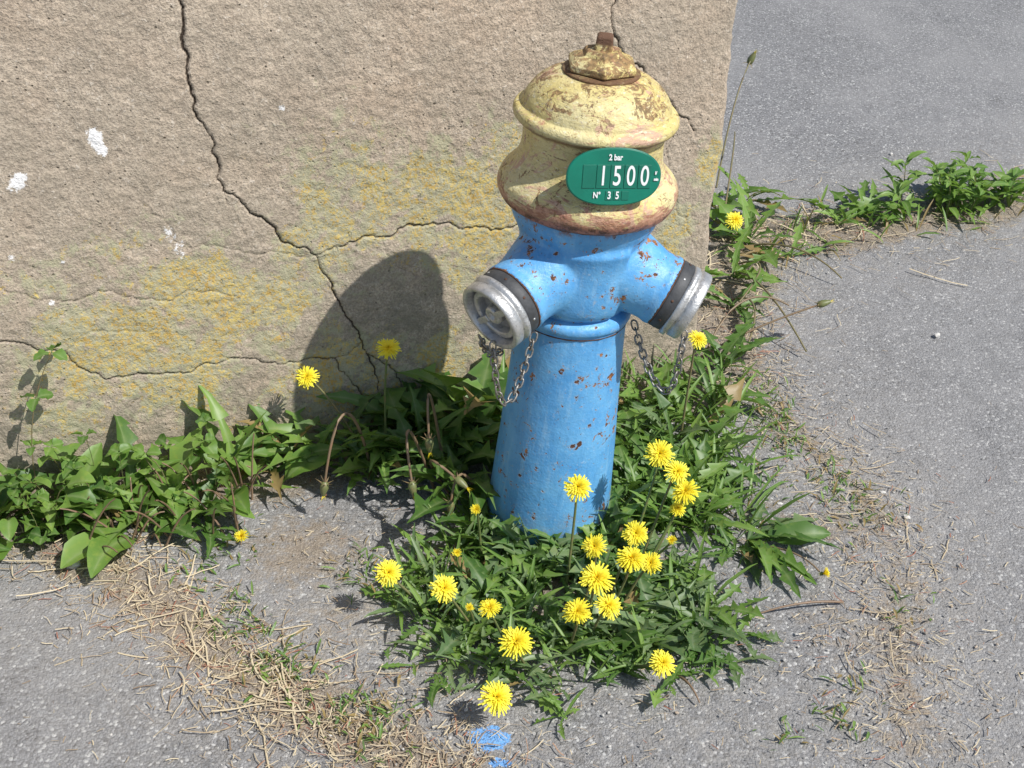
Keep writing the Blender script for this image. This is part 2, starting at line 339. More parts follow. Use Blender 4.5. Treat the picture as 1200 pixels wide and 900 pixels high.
idx=np.arange(nx*nz).reshape(nz,nx); bnd=list(idx[:,-1])+list(idx[-1,::-1][1:])+list(idx[::-1,0][1:])
ev=P[bnd]-Nn*T; o=nx*nz; m=len(bnd)
ef=[(bnd[i],o+i,o+i+1,bnd[i+1]) for i in range(m-1)]
c0=o+m; bc=np.array([[*(np.array([-.87,2.03,0])+sv*D-Nn*T)[:2],zv] for sv,zv in ((-2.6,-.05),(1.4,-.05),(1.4,1.45),(-2.6,1.45))])
ef.append((c0+1,c0,c0+3,c0+2))
wall=gridmesh('stucco_wall',P,nx,nz,{'crack':cr,'lichen':lich,'damp':damp,'white':white},WALL,np.vstack([ev,bc]),np.array(ef))

# ------------------------------------------------------------------ hydrant
HB=Vector((.0785,1.984,0)); LEAN=math.radians(2.9); FRONT=math.radians(12)
hyd=empty('fire_hydrant'); hyd.matrix_world=Matrix.Translation(HB)@Matrix.Rotation(LEAN,4,'Y')@Matrix.Rotation(FRONT,4,'Z')
def wobr(amp,sc): 
    return lambda r,z,a: r*(1+amp*mnoise.noise(Vector((math.cos(a)*sc,math.sin(a)*sc,z*sc*8))))
bar=[(.10,.485),(.0975,.468),(.098,.45),(.1005,.38),(.107,.26),(.113,.15),(.118,.06),(.121,0),(.122,-.05)]
simple('barrel',*lathe(smoothprof(bar,2),96,wobr(.008,2)),BLUE,hyd)
ring=[(.080,.504),(.092,.500),(.1015,.494),(.1045,.487),(.1035,.478),(.098,.473),(.080,.470)]
simple('neck_ring',*lathe(smoothprof(ring,2),96,wobr(.006,3)),BLUE,hyd)
simple('neck_joint',*lathe([(.09,.4700),(.0990,.4700),(.0990,.4682),(.09,.4682)],96,wobr(.016,9)),RUSTL,hyd)
simple('base_flange',*lathe([(.10,.012),(.126,.012),(.130,.006),(.130,-.03),(.1,-.03)],64,wobr(.04,4)),BLUE,hyd)
bodyp=[(.06,.691),(.127,.691),(.128,.680),(.124,.664),(.114,.645),(.106,.622),(.102,.59),(.101,.56),(.099,.53),(.094,.51),(.089,.495),(.06,.49)]
def panel(r,z,a):
    d=abs(math.sin(a)); t=max(0,1-((z-.575)/.075)**2)
    k=max(0,min(1,(d-.84)/.04)); return r*(1+.10*k*min(1,t*3))
bv,bf=lathe(smoothprof(bodyp,2),128,panel)
allv=list(bv); allf=list(bf)
ARM=[]
for sgn,thd in ((-1,56),(1,64)):
    th=math.radians(thd)*sgn; dl=math.radians(20 if sgn<0 else 21)
    ax=Vector((math.sin(th)*math.cos(dl),-math.cos(th)*math.cos(dl),-math.sin(dl)))
    M=Matrix.Translation((0,0,.607))@ax.to_track_quat('Z','Y').to_matrix().to_4x4()@Matrix.Scale(1.10,4); ARM.append(M)
    ap=[(.02,0),(.078,.0),(.073,.06),(.063,.10),(.0575,.122),(.0565,.138),(.0585,.146),(.0585,.154),(.02,.154)]
    v,f=lathe(ap,64); o=len(allv); allv+= [M@q for q in v]; allf+=[tuple(i+o for i in ff) for ff in f]
body=simple('outlet_body',allv,allf,BLUE,hyd)
rm=body.modifiers.new('r','REMESH'); rm.mode='VOXEL'; rm.voxel_size=.0030; rm.use_smooth_shade=True
sm=body.modifiers.new('s','SMOOTH'); sm.factor=.6; sm.iterations=6
for M in ARM:
    def part(name,prof,mat,seg=64,rf=None):
        v,f=lathe(prof,seg,rf); simple(name,[M@q for q in v],f,mat,hyd)
    part('outlet_rust_line',[(.04,.152),(.0575,.152),(.0575,.1548),(.04,.1548)],RUSTL)
    part('outlet_gasket',[(.04,.154),(.056,.1545),(.0572,.157),(.0572,.173),(.0555,.175),(.04,.175)],BLACK)
    v,f=lathe([(.0450,.1742),(.0565,.1745),(.058,.177),(.058,.184),(.0545,.1855),(.0545,.1875),(.0575,.189),(.0575,.203),(.0555,.2055),(.0505,.2055),(.0490,.203),(.0470,.1800),(.0450,.1742)],72,
         lambda r,z,a: r+(.0028 if (r>.0540 and .1765<z<.1852 and (math.cos(a*3+.5)>.55)) else 0),cap=False)
    simple('coupling_ring',[M@q for q in v],f,ALU,hyd)
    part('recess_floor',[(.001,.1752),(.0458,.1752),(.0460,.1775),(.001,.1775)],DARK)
    v,f=lathe([(.0300,.1776),(.0430,.1776),(.0430,.1935),(.0415,.1960),(.0350,.1960),(.0335,.1935),(.0320,.1850),(.0300,.1776)],64,cap=False)
    simple('inner_claw_ring',[M@q for q in v],f,ALU,hyd)
    part('cap_plate',[(.001,.1776),(.0325,.1776),(.0325,.1825),(.001,.1825)],ALU)
    part('cap_hub',[(.001,.1826),(.0165,.1826),(.0155,.1965),(.0130,.1990),(.0075,.1990),(.0065,.1930),(.001,.1930)],ALU)
    for k in range(2):
        a=k*math.pi+.7; B=M@Matrix.Rotation(a,4,'Z')
        v=[B@Vector((xx,yy,zc)) for xx in (.0145,.0480) for yy in (-.0055,.0055) for zc in (.183,.2005)]
        simple('cap_lug',v,[(0,1,3,2),(4,6,7,5),(0,4,5,1),(2,3,7,6),(1,5,7,3),(0,2,6,4)],ALU,hyd,False,.0018)
    for k in range(9):
        a=k*2*math.pi/9; B=M@Matrix.Rotation(a,4,'Z')@Matrix.Translation((.0572,0,.165))@Matrix.Rotation(math.pi/2,4,'Y')
        v,f=lathe([(.0022,0),(.0022,.0006),(.0005,.0006)],10); simple('gasket_stud',[B@q for q in v],f,ALU if k%3==0 else RUSTL,hyd)
bon=[(.02,.914),(.052,.914),(.070,.909),(.088,.901),(.104,.889),(.115,.875),(.1205,.862),(.1215,.8565),(.124,.8545),(.1320,.852),(.1355,.846),(.1355,.838),(.1305,.8320),(.122,.8285),(.1175,.820),(.1165,.805),(.1170,.785),(.1205,.768),(.129,.753),(.141,.742),(.1495,.732),(.152,.722),(.1515,.710),(.148,.701),(.143,.694),(.136,.690),(.05,.690)]
simple('bonnet',*lathe(smoothprof(bon,2),128,wobr(.012,3)),YEL,hyd)
simple('collar_rust',*lathe([(.1,.6915),(.1325,.6915),(.1310,.6870),(.1,.6870)],96,wobr(.02,9)),RUSTL,hyd)
def hexl(name,prof,mat,seg=6,rot=0,bev=.002):
    v,f=lathe(prof,seg); R=Matrix.Rotation(rot,4,'Z'); return simple(name,[R@q for q in v],f,mat,hyd,False,bev)
simple('nut_seat',*lathe(smoothprof([(.03,.908),(.060,.909),(.064,.912),(.062,.916),(.03,.917)],1),64,wobr(.03,5)),NUT,hyd)
hexl('bonnet_nut',[(.054,.915),(.0600,.919),(.0600,.928),(.052,.934),(.036,.940),(.033,.946),(.028,.949)],NUT,6,.35,.0015)
hexl('spindle',[(.0200,.946),(.0195,.955),(.0180,.969),(.0150,.973)],NUT,4,.5,.003)
sg=bpy.data.objects.new('flow_sign',None); link(sg,hyd)
sg.matrix_local=Matrix.Rotation(math.radians(-1),4,'Z')@Matrix.Translation((0,-.147,.796))@Matrix.Rotation(math.radians(90-10),4,'X')
def ellipse(rx,ry,z0,z1,n=72,p=2.3):
    vs=[];fs=[]
    for (k,zc,q) in ((0,z0,1),(1,z1-.0006,1),(2,z1,.985)):
        for i in range(n):
            a=2*math.pi*i/n; c,s_=math.cos(a),math.sin(a)
            vs.append(Vector((q*rx*math.copysign(abs(c)**(2/p),c),q*ry*math.copysign(abs(s_)**(2/p),s_),zc)))
    for k in range(2):
        for i in range(n): j=(i+1)%n; fs.append((k*n+i,k*n+j,(k+1)*n+j,(k+1)*n+i))
    fs.append(tuple(range(n))); fs.append(tuple(range(2*n,3*n))); return vs,fs
simple('plate',*ellipse(.0745,.0445,-.003,0),GREEN,sg,False)
simple('plate_rim',*ellipse(.0758,.0458,-.0045,-.0008),GREEN2,sg,False)
def box(name,cx,cy,w,h,z0,z1,mat,par,bev=.0008):
    v=[Vector((cx+i*w/2,cy+j*h/2,k)) for i in(-1,1) for j in(-1,1) for k in(z0,z1)]
    return simple(name,v,[(0,1,3,2),(4,6,7,5),(0,4,5,1),(2,3,7,6),(1,5,7,3),(0,2,6,4)],mat,par,False,bev)
for i in range(5): box('digit_slot',-.040+i*.0222,.0010,.0208,.037,.0002,.0012,GREEN2,sg)
for i in range(3): box('number_slot',-.006+i*.0130,-.0290,.0118,.0145,.0002,.0010,GREEN2,sg)
def text(t,cx,cy,size,sx,par=sg):
    c=bpy.data.curves.new('text_'+t,'FONT'); c.body=t; c.size=size; c.align_x='CENTER'; c.align_y='CENTER'; c.extrude=.0002; c.offset=.0004
    c.materials.append(WHITE); o=bpy.data.objects.new('lettering',c); link(o,par); o.location=(cx,cy,.0017); o.scale=(sx,1,1)
text('2 bar',.000,.0310,.0130,.8)
for i,ch in enumerate('1500'): text(ch,-.0178+i*.0222,.0010,.044,.66)
text('l/',.0665,.007,.0065,.9); text('min',.0675,-.003,.0060,.8)
text('N°',-.026,-.0285,.0130,.8)
text('3',-.006,-.0290,.0165,.75); text('5',.007,-.0290,.0165,.75)

def chain(name,pts,ll=.0175,r=.0018):
    L=[0]
    for a,b in zip(pts,pts[1:]): L.append(L[-1]+(b-a).length)
    n=int(L[-1]/(ll*.78)); mb=MB()
    def at(d):
        for i in range(len(pts)-1):
            if d<=L[i+1]: return pts[i].lerp(pts[i+1],(d-L[i])/(L[i+1]-L[i]+1e-9))
        return pts[-1].copy()
    for k in range(n):
        a=at(L[-1]*k/n); b=at(L[-1]*(k+1)/n); c=(a+b)/2; t=(b-a).normalized()
        M=Matrix.Translation(c)@t.to_track_quat('X','Z').to_matrix().to_4x4()@Matrix.Rotation(math.pi/2*(k%2)+.5+rnd.uniform(-.3,.3),4,'X')
        vs=[];fs=[];A=16;B=6
        for i in range(A):
            u=2*math.pi*i/A; cx=math.cos(u)*ll*.36+math.copysign(.18*ll,math.cos(u))*(abs(math.cos(u))>.01); cy=math.sin(u)*ll*.34
            cen=Vector((cx,cy,0)); rad=Vector((math.cos(u),math.sin(u),0))
            for j in range(B):
                w=2*math.pi*j/B; vs.append(M@(cen+rad*r*math.cos(w)+Vector((0,0,r*math.sin(w)))))
        for i in range(A):
            for j in range(B):
                fs.append((i*B+j,((i+1)%A)*B+j,((i+1)%A)*B+(j+1)%B,i*B+(j+1)%B))
        mb.add(vs,fs,[(0,0,0)]*len(vs))
    return mb.obj(name,[CHAIN],True,hyd)
def hang(a,b,sag,n=40,sw=Vector((0,0,0))):
    return [a.lerp(b,i/n)+Vector((0,0,-sag*(1-(2*i/n-1)**2)))+sw*(math.sin(math.pi*i/n)) for i in range(n+1)]
ML,MR=ARM
def barrel_pt(deg,z,r=.108): a=math.radians(deg); return Vector((r*math.sin(a),-r*math.cos(a),z))
chain('chain_left',hang(ML@Vector((0,-.0,.192))+Vector((.0,0,-.055)),barrel_pt(-50,.47),.115,sw=Vector((-.01,-.03,0))))
chain('chain_left_short',hang(ML@Vector((0,0,.182))+Vector((-.03,0,-.05)),barrel_pt(-88,.43),.04))
chain('chain_right',hang(MR@Vector((0,0,.185))+Vector((0.01,-.01,-.055)),barrel_pt(78,.46,.112),.120,sw=Vector((.02,-.03,0))))

# ------------------------------------------------------------------ vegetation builders
UP=Vector((0,0,1))
def leaf(mb,base,az,L,W,el,droop,kind,tint,dry=0,mi=0,bend=0,lob=None):
    n=lob or (7 if kind=='d' else 6)
    N=2*n if kind=='d' else n+2
    p=Vector(base); vs=[];cs=[];fs=[]; e=el; a=az; step=L/N; roll=rnd.uniform(-.5,.5)
    for i in range(N+1):
        t=i/N
        f=Vector((math.cos(a)*math.cos(e),math.sin(a)*math.cos(e),math.sin(e)))
        side=f.cross(UP); side=side.normalized() if side.length>1e-3 else Vector((1,0,0))
        nrm=side.cross(f); side=(side*math.cos(roll)+nrm*math.sin(roll)); nrm=side.cross(f)
        if kind=='d':
            env=min(1,.10+1.15*t)*min(1,(1-t)*3.2+.02)
            if i%2: w=W*env*rnd.uniform(.6,1.25); back=step*rnd.uniform(.4,1.3)
            else: w=W*(.14+.24*t)*min(1,(1-t)*4+.05)*rnd.uniform(.8,1.2); back=0
            if t<.12: w=W*.10
        elif kind=='o':
            w=W*(math.sin(math.pi*min(1,max(0,(t-.12)/.88))**.8)**.8 if t>.12 else .06); back=0; w=max(w,W*.05)*rnd.uniform(.90,1.08)
        else:
            w=W*(math.sin(math.pi*(t*.93+.05)))**.7; back=0
        fold=rnd.uniform(.1,.7)
        o1=rnd.uniform(.75,1.25) if kind=='d' else 1
        vs+= [p.copy(), p+side*w*o1-f*back+nrm*w*fold, p-side*w-f*back*o1+nrm*w*fold]
        cs+= [(tint,1,dry),(tint,0,dry),(tint,0,dry)]
        if i<N:
            j=i*3; fs+= [(j,j+3,j+4,j+1),(j,j+2,j+5,j+3)]
        p=p+f*step; e-=droop/N; a+=bend/N+rnd.uniform(-.06,.06); roll+=rnd.uniform(-.06,.06)
        if p.z<.004: p.z=.004; e=max(e,0.02)
    mb.add(vs,fs,cs,mi)
def tube(mb,pts,r0,r1,tint,mi,seg=6,mid=0):
    vs=[];fs=[];cs=[]; n=len(pts)
    for i,p in enumerate(pts):
        t=(pts[min(i+1,n-1)]-pts[max(i-1,0)]).normalized(); a=t.orthogonal().normalized(); b=t.cross(a); r=r0+(r1-r0)*i/(n-1)
        for k in range(seg):
            u=2*math.pi*k/seg; vs.append(p+a*r*math.cos(u)+b*r*math.sin(u)); cs.append((tint,mid,0))
    for i in range(n-1):
        for k in range(seg): fs.append((i*seg+k,i*seg+(k+1)%seg,(i+1)*seg+(k+1)%seg,(i+1)*seg+k))
    mb.add(vs,fs,cs,mi)
def bez(a,b,c,n=12): return [a*(1-t)**2+b*2*t*(1-t)+c*t*t for t in [i/n for i in range(n+1)]]
def flower(mb,c,nrm,R,openn=1.,mis=(1,2)):
    nrm=nrm.normalized(); a=nrm.orthogonal().normalized(); b=nrm.cross(a)
    rings=[(34,1.0,.05,0),(30,.93,.22,.001),(27,.82,.42,.002),(24,.66,.65,.003),(20,.48,.95,.004),(14,.34,1.25,.004)]
    for (n,lr,el,h) in rings:
        el=el+(1-openn)*1.0
        for k in range(n):
            u=2*math.pi*(k+rnd.random()*.9)/n; d=a*math.cos(u)+b*math.sin(u); L=R*lr*rnd.uniform(.78,1.14); w=R*.048*rnd.uniform(.8,1.2)
            e=el+rnd.uniform(-.18,.18); s_=(-a*math.sin(u)+b*math.cos(u))
            p0=c+nrm*h+d*R*.06; p1=p0+(d*math.cos(e)+nrm*math.sin(e))*L*.55; e2=e-.35; p2=p1+(d*math.cos(e2)+nrm*math.sin(e2))*L*.42
            tn=rnd.random()*.5+(.40 if el>.6 else 0); 
            vs=[p0-s_*w*.5,p0+s_*w*.5,p1-s_*w,p1+s_*w,p2-s_*w*.8,p2+s_*w*.8]
            mb.add(vs,[(0,1,3,2),(2,3,5,4)],[(tn,0,0)]*2+[(tn,.4,0)]*2+[(tn,1,0)]*2,mis[0])
    pr=[c-nrm*R*.50,c-nrm*R*.42,c-nrm*R*.2,c-nrm*R*.02]; rr=[.06,.22,.27,.33]
    vs=[];fs=[]
    for p,r in zip(pr,rr):
        for k in range(10):
            u=2*math.pi*k/10; vs.append(p+(a*math.cos(u)+b*math.sin(u))*R*r)
    for i in range(3):
        for k in range(10): fs.append((i*10+k,i*10+(k+1)%10,(i+1)*10+(k+1)%10,(i+1)*10+k))
    mb.add(vs,fs,[(.1,.5,0)]*len(vs),mis[1])
    for k in range(12):
        u=2*math.pi*k/12; d=a*math.cos(u)+b*math.sin(u); s_=-a*math.sin(u)+b*math.cos(u); q=c-nrm*R*.35+d*R*.22
        q2=q+d*R*.30-nrm*R*rnd.uniform(.05,.3)
        mb.add([q-s_*R*.05,q+s_*R*.05,q2],[(0,1,2)],[(.0,.6,0)]*3,mis[1])
def bud(mb,c,nrm,R,mis=(1,2),wilt=True):
    nrm=nrm.normalized(); a=nrm.orthogonal().normalized(); b=nrm.cross(a)
    vs=[];fs=[]
    for q,r in ((-.9,.15),(-.7,.42),(-.2,.5),(.4,.38),(.9,.2)):
        for k in range(9):
            u=2*math.pi*k/9; vs.append(c+nrm*q*R+(a*math.cos(u)+b*math.sin(u))*R*r*rnd.uniform(.9,1.1))
    for i in range(4):
        for k in range(9): fs.append((i*9+k,i*9+(k+1)%9,(i+1)*9+(k+1)%9,(i+1)*9+k))
    mb.add(vs,fs,[(.3,.5,.2)]*len(vs),mis[1])
    for k in range(14):
        u=rnd.random()*6.28; d=(a*math.cos(u)+b*math.sin(u)); p=c+nrm*R*.7; q=p+(nrm+d*rnd.uniform(.1,.7))*R*rnd.uniform(.4,1.); s_=d.cross(nrm)*R*.05
        mb.add([p-s_,p+s_,q],[(0,1,2)],[(.6,.3,0)]*3,mis[0])
    for k in range(7):
        u=2*math.pi*k/7; d=(a*math.cos(u)+b*math.sin(u)); p=c-nrm*R*.7+d*R*.35; q=p+d*R*rnd.uniform(.5,.9)-nrm*R*.4; s_=d.cross(nrm)*R*.12
        mb.add([p-s_,p+s_,q],[(0,1,2)],[(.8,.5,.6)]*3,mis[1])
MATS_D=[LEAFD,PETAL,STEM,LEAFB,LEAFG]
def rosette(mb,x,y,n,L0,L1,W,el0,el1,kind='d',mi=0,dryp=.04,azc=None,azs=math.pi,z0=.0):
    for k in range(n):
        az=rnd.uniform(0,2*math.pi) if azc is None else azc+rnd.uniform(-azs,azs)
        L=rnd.uniform(L0,L1); el=rnd.uniform(el0,el1)
        leaf(mb,(x+rnd.uniform(-.01,.01),y+rnd.uniform(-.01,.01),z0+.004),az,L,W*L*rnd.uniform(.7,1.25),el,rnd.uniform(.5,1.5)*max(.3,el),kind,rnd.random(),1 if rnd.random()<dryp else 0,mi,rnd.uniform(-.9,.9),lob=rnd.choice([5,6,7]) if kind=='d' else None)
def fl(mb,base,top,R,openn=1.,tilt=None,lean=None):
    base=Vector(base); top=Vector(top); nrm=(tilt or Vector((rnd.uniform(-.35,.5),rnd.uniform(-1.0,-.1),1))).normalized()
    mid=(base+top)/2+Vector((rnd.uniform(-.02,.02),rnd.uniform(-.02,.02),.02)) if lean is None else Vector(lean)
    end=top-nrm*R*.5
    tube(mb,bez(base,mid*.5+(end-nrm*.04)*.5,end),.0026,.0021,rnd.random()*.6,2)
    flower(mb,top,nrm,R,openn)

# --- plant in front of the hydrant (dense, many flowers)
mb=MB()
for k in range(84):
    a=rnd.uniform(0,2*math.pi); r=math.sqrt(rnd.random())
    cx=.10+.28*r*math.cos(a); cy=1.735+.20*r*math.sin(a)
    if math.hypot(cx-HB.x,cy-HB.y)<.125: continue
    hi=1.0-.5*r
    rosette(mb,cx,cy,rnd.randint(6,12),.045,rnd.choice([.09,.11,.14]),rnd.uniform(.13,.22),.12,1.15*hi+.2,'d',rnd.choice([0,3,4,4,4]),.015)
for k in range(14):  # outliers breaking the outline
    a=rnd.uniform(math.pi,2*math.pi); cx=.10+rnd.uniform(.29,.37)*math.cos(a); cy=1.735+rnd.uniform(.20,.27)*math.sin(a)
    rosette(mb,cx,cy,rnd.randint(3,7),.03,.08,.2,.1,.6,'d',rnd.choice([0,3,4]),.03)
for (cx,cy) in [(-.02,1.865),(.03,1.845),(.08,1.84),(.13,1.845),(.18,1.87),(-.05,1.91),(.21,1.91),(-.06,1.96)]:
    rosette(mb,cx,cy,14,.06,.13,.17,.5,1.4,'d',rnd.choice([0,4,3]),.02)
for k in range(420):   # thin narrow leaves
    a=rnd.uniform(0,2*math.pi); r=math.sqrt(rnd.random()); cx=.09+.30*r*math.cos(a); cy=1.735+.21*r*math.sin(a)
    if math.hypot(cx-HB.x,cy-HB.y)<.125: continue
    leaf(mb,(cx,cy,.003),rnd.uniform(0,6.28),rnd.uniform(.04,.12),rnd.uniform(.002,.005),rnd.uniform(.4,1.4),rnd.uniform(.2,1.2),'l',rnd.random(),0,rnd.choice([3,4]))
FL=[((-.202,1.669,.12),.024),((-.103,1.623,.13),.024),((-.024,1.578,.13),.019),((.021,1.512,.12),.028),((-.008,1.438,.07),.028),
 ((.121,1.566,.14),.024),((.174,1.594,.13),.023),((.152,1.616,.17),.029),((.150,1.675,.19),.021),((.1205,1.772,.24),.025),((.215,1.68,.16),.027),((.252,1.706,.13),.020),
 ((.2235,1.725,.18),.023),((.2676,1.851,.26),.026),((.300,1.84,.23),.023),((.3167,1.822,.20),.026),((.3066,1.821,.16),.016),((.264,1.526,.07),.023)]
for (p,R) in FL:
    b=Vector((.09+(p[0]-.09)*.72,1.74+(p[1]-1.74)*.72,0)); fl(mb,b,p,R)
for (p,R) in [((-.056,1.80,.16),.012),((-.088,1.75,.10),.010),((.296,1.779,.12),.011),((-.06,1.62,.09),.009)]:
    fl(mb,(p[0]*.8,p[1]+.03,0),p,R,.25)
mb.obj('dandelion_plant',MATS_D)

# --- weeds along the wall, left
mb=MB()
for (x0,y0,n,L0,L1,w,mi) in [(-.98,1.90,10,.08,.18,.24,0),(-.90,1.94,9,.08,.18,.22,3),(-.86,1.86,7,.07,.14,.24,0),(-.80,1.95,9,.08,.20,.22,3),(-.73,1.96,9,.10,.22,.18,0),(-.70,1.90,8,.1,.17,.17,3),(-.64,1.99,12,.12,.25,.15,3),(-.60,1.95,9,.1,.19,.15,0),(-.55,2.04,12,.12,.26,.14,3),(-.58,1.90,6,.07,.13,.17,0),(-.48,2.09,10,.1,.2,.14,0),(-1.05,1.86,14,.1,.2,.2,0),(-1.15,1.83,14,.1,.2,.2,0),(-1.3,1.78,14,.1,.2,.2,0)]:
    rosette(mb,x0,y0,n,L0,L1,w,.3,1.45,'d',mi,.04)
for (bx,by,az,L,W,el,dr) in [(-.70,1.86,-2.0,.16,.034,.75,1.3),(-.72,1.84,-2.5,.13,.034,.6,1.1),(-.46,2.04,.3,.16,.030,.9,1.2),(-.50,2.04,2.7,.14,.028,1.1,1.3),(-.92,1.84,-2.2,.12,.042,.6,1.2),(-.97,1.86,-1.6,.13,.044,.7,1.4),(-.80,1.9,-1.2,.12,.032,.9,1.2),(-.84,1.95,1.0,.14,.03,1.2,1.0),(-.66,1.96,1.2,.18,.032,1.1,1.0),(-.78,1.88,-2.8,.12,.03,.8,1.3),(-.60,1.95,-.6,.15,.028,.8,1.2),(-.54,2.0,-1.4,.14,.026,.9,1.2),(-.64,1.93,2.4,.13,.030,1.,1.2)]:
    leaf(mb,(bx,by,.01),az,L,W,el,dr,'o',rnd.random(),0,3,.3)
for k in range(44):   # broad rounded weed leaves on short stalks
    cx=rnd.uniform(-1.08,-.62); cy=wally(cx)-rnd.uniform(.04,.17); h=rnd.uniform(.02,.13); az=rnd.uniform(-3.1,0.2); L=rnd.uniform(.035,.075)
    top=Vector((cx+.03*math.cos(az),cy+.03*math.sin(az),h)); tube(mb,bez(Vector((cx,cy,0)),Vector((cx,cy,h*.8)),top,5),.0012,.0010,.5,2,4)
    leaf(mb,top,az,L,L*rnd.uniform(.25,.38),rnd.uniform(.2,.9),rnd.uniform(.6,1.4),'o',rnd.random(),0,rnd.choice([0,3,3]))
for k in range(40): # small clover-like leaflets
    cx=rnd.choice([rnd.uniform(-1.1,-.8),rnd.uniform(-1.1,-.55)]); cy=wally(cx)-rnd.uniform(.03,.2); h=rnd.uniform(.04,.17)
    top=Vector((cx+rnd.uniform(-.03,.03),cy-.02,h)); tube(mb,bez(Vector((cx,cy,0)),Vector((cx,cy,h*.7)),top,5),.0008,.0006,.2,2,4)
    for j in range(3): leaf(mb,top,j*2.1+rnd.random(),rnd.uniform(.018,.036),rnd.uniform(.008,.014),.3,.6,'o',rnd.random(),0,rnd.choice([0,3]))
for k in range(40): # red-brown old stalks
    cx=rnd.uniform(-.80,-.50); cy=wally(cx)-rnd.uniform(.10,.28); t=Vector((cx+rnd.uniform(-.1,.08),cy+rnd.uniform(-.10,.05),rnd.uniform(.04,.15)))
    tube(mb,bez(Vector((cx,cy,0)),(Vector((cx,cy,0))+t)/2+Vector((0,0,.04)),t,8),.0024,.0014,1.,2,5)
tp=bez(Vector((-.90,1.93,0)),Vector((-.93,1.96,.2)),Vector((-.846,1.985,.345)),10); tube(mb,tp,.0012,.0009,.7,2,5)
for q in (7,10):
    for j in range(3): leaf(mb,tp[q],j*2.1+q,.036,.013,.1,.8,'o',rnd.random(),0,0)
fl(mb,(-.52,1.90,0),(-.492,1.833,.05),.014,.5)
mb.obj('wall_weeds',MATS_D)

# --- plants between wall and hydrant
mb=MB()
for (x0,y0) in [(-.46,2.12),(-.40,2.13),(-.33,2.10),(-.34,2.18),(-.26,2.14),(-.22,2.22),(-.19,2.12),(-.15,2.22),(-.12,2.10),(-.08,2.20),(-.10,2.02),(-.03,2.12),(.0,2.25),(.06,2.2),(-.28,2.08),(-.10,2.26),(-.18,2.24),(-.04,2.28)]:
    rosette(mb,x0,y0,rnd.randint(10,15),.10,.25 if x0>-.25 else .19,.14,.6,1.5,'d',rnd.choice([0,0,4,3]),.02)
fl(mb,(-.252,2.125,0),(-.242,2.112,.30),.024,1,Vector((.1,-.55,1)),(-.27,2.13,.15))
fl(mb,(-.29,2.14,0),(-.406,2.123,.22),.023,1,Vector((0,-.7,1)),(-.33,2.12,.20))
for base,ctrl,top in [((-.13,2.10,0),(-.17,2.04,.40),(-.155,2.00,.155)),((-.28,2.10,0),(-.31,1.98,.40),(-.353,1.942,.085)),((-.15,2.06,0),(-.22,1.98,.34),(-.181,1.926,.105)),((-.05,2.02,0),(-.10,1.95,.2),(-.11,1.93,.06)),((-.12,2.05,0),(-.20,2.0,.18),(-.09,1.93,.12))]:
    b,c,t=Vector(base),Vector(ctrl),Vector(top); tube(mb,bez(b,c,t,14),.0034,.0024,.95,2)
    bud(mb,t,(t-c).normalized(),.017)
mb.obj('dandelion_plant',MATS_D)

# --- plants right, behind the hydrant
mb=MB()
for (x0,y0) in [(.22,2.28),(.30,2.34),(.37,2.38),(.26,2.18),(.34,2.24),(.41,2.30),(.29,2.08),(.36,2.14),(.42,2.18),(.24,2.05),(.33,2.02),(.40,2.06),(.46,2.42),(.49,2.55),(.18,2.2),(.22,1.98),(.30,1.95),(.37,1.96)]:
    rosette(mb,x0,y0,rnd.randint(12,17),.07,.165,.15,.3,1.4,'d',rnd.choice([0,3,3,4]),.015)
for k in range(320):
    cx=rnd.uniform(.2,.5); cy=rnd.uniform(1.93,2.5); leaf(mb,(cx,cy,.003),rnd.uniform(0,6.28),rnd.uniform(.06,.15),rnd.uniform(.002,.005),rnd.uniform(.5,1.4),rnd.uniform(.2,1.2),'l',rnd.random(),0,rnd.choice([0,3]))
fl(mb,(.36,2.22,0),(.365,2.187,.30),.020,1,Vector((.3,-.5,1)))
tube(mb,bez(Vector((.44,2.6,0)),Vector((.55,2.65,.06)),Vector((.737,2.68,.12)),12),.0030,.0022,.9,2); bud(mb,Vector((.737,2.68,.12)),Vector((1,.1,.3)),.018)
tube(mb,bez(Vector((.44,2.55,0)),Vector((.52,2.75,.16)),Vector((.66,2.70,.10)),12),.0030,.0022,.9,2)
mb.obj('dandelion_plant',MATS_D)

# --- flat rosette right
mb=MB()
for k in range(16):
    az=-.1+rnd.uniform(-1.7,1.5); leaf(mb,(.47,1.93,.004),az,rnd.uniform(.10,.19),rnd.uniform(.018,.028),rnd.uniform(.12,.5),rnd.uniform(.2,.7),'d',rnd.random(),0,rnd.choice([0,3,4]),rnd.uniform(-.5,.5),lob=6)
leaf(mb,(.50,1.925,.006),-.1,.13,.024,.5,.7,'o',.5,0,0,.2)
rosette(mb,.44,1.90,10,.05,.10,.2,.2,.8,'d',0)
rosette(mb,.37,1.62,6,.04,.08,.2,.2,.6,'d',0)
tube(mb,bez(Vector((.48,1.92,0)),Vector((.55,1.86,.05)),Vector((.585,1.82,.025)),8),.002,.0016,.9,2); flower(mb,Vector((.588,1.81,.03)),Vector((.8,-.2,.5)),.013,.2)
for (bx,by,tx,ty) in [(.62,1.76,.46,1.72),(.30,1.56,.33,1.50)]: tube(mb,bez(Vector((bx,by,.006)),Vector(((bx+tx)/2,(by+ty)/2,.03)),Vector((tx,ty,.008)),8),.0024,.0016,1.,2)
mb.obj('dandelion_plant',MATS_D)

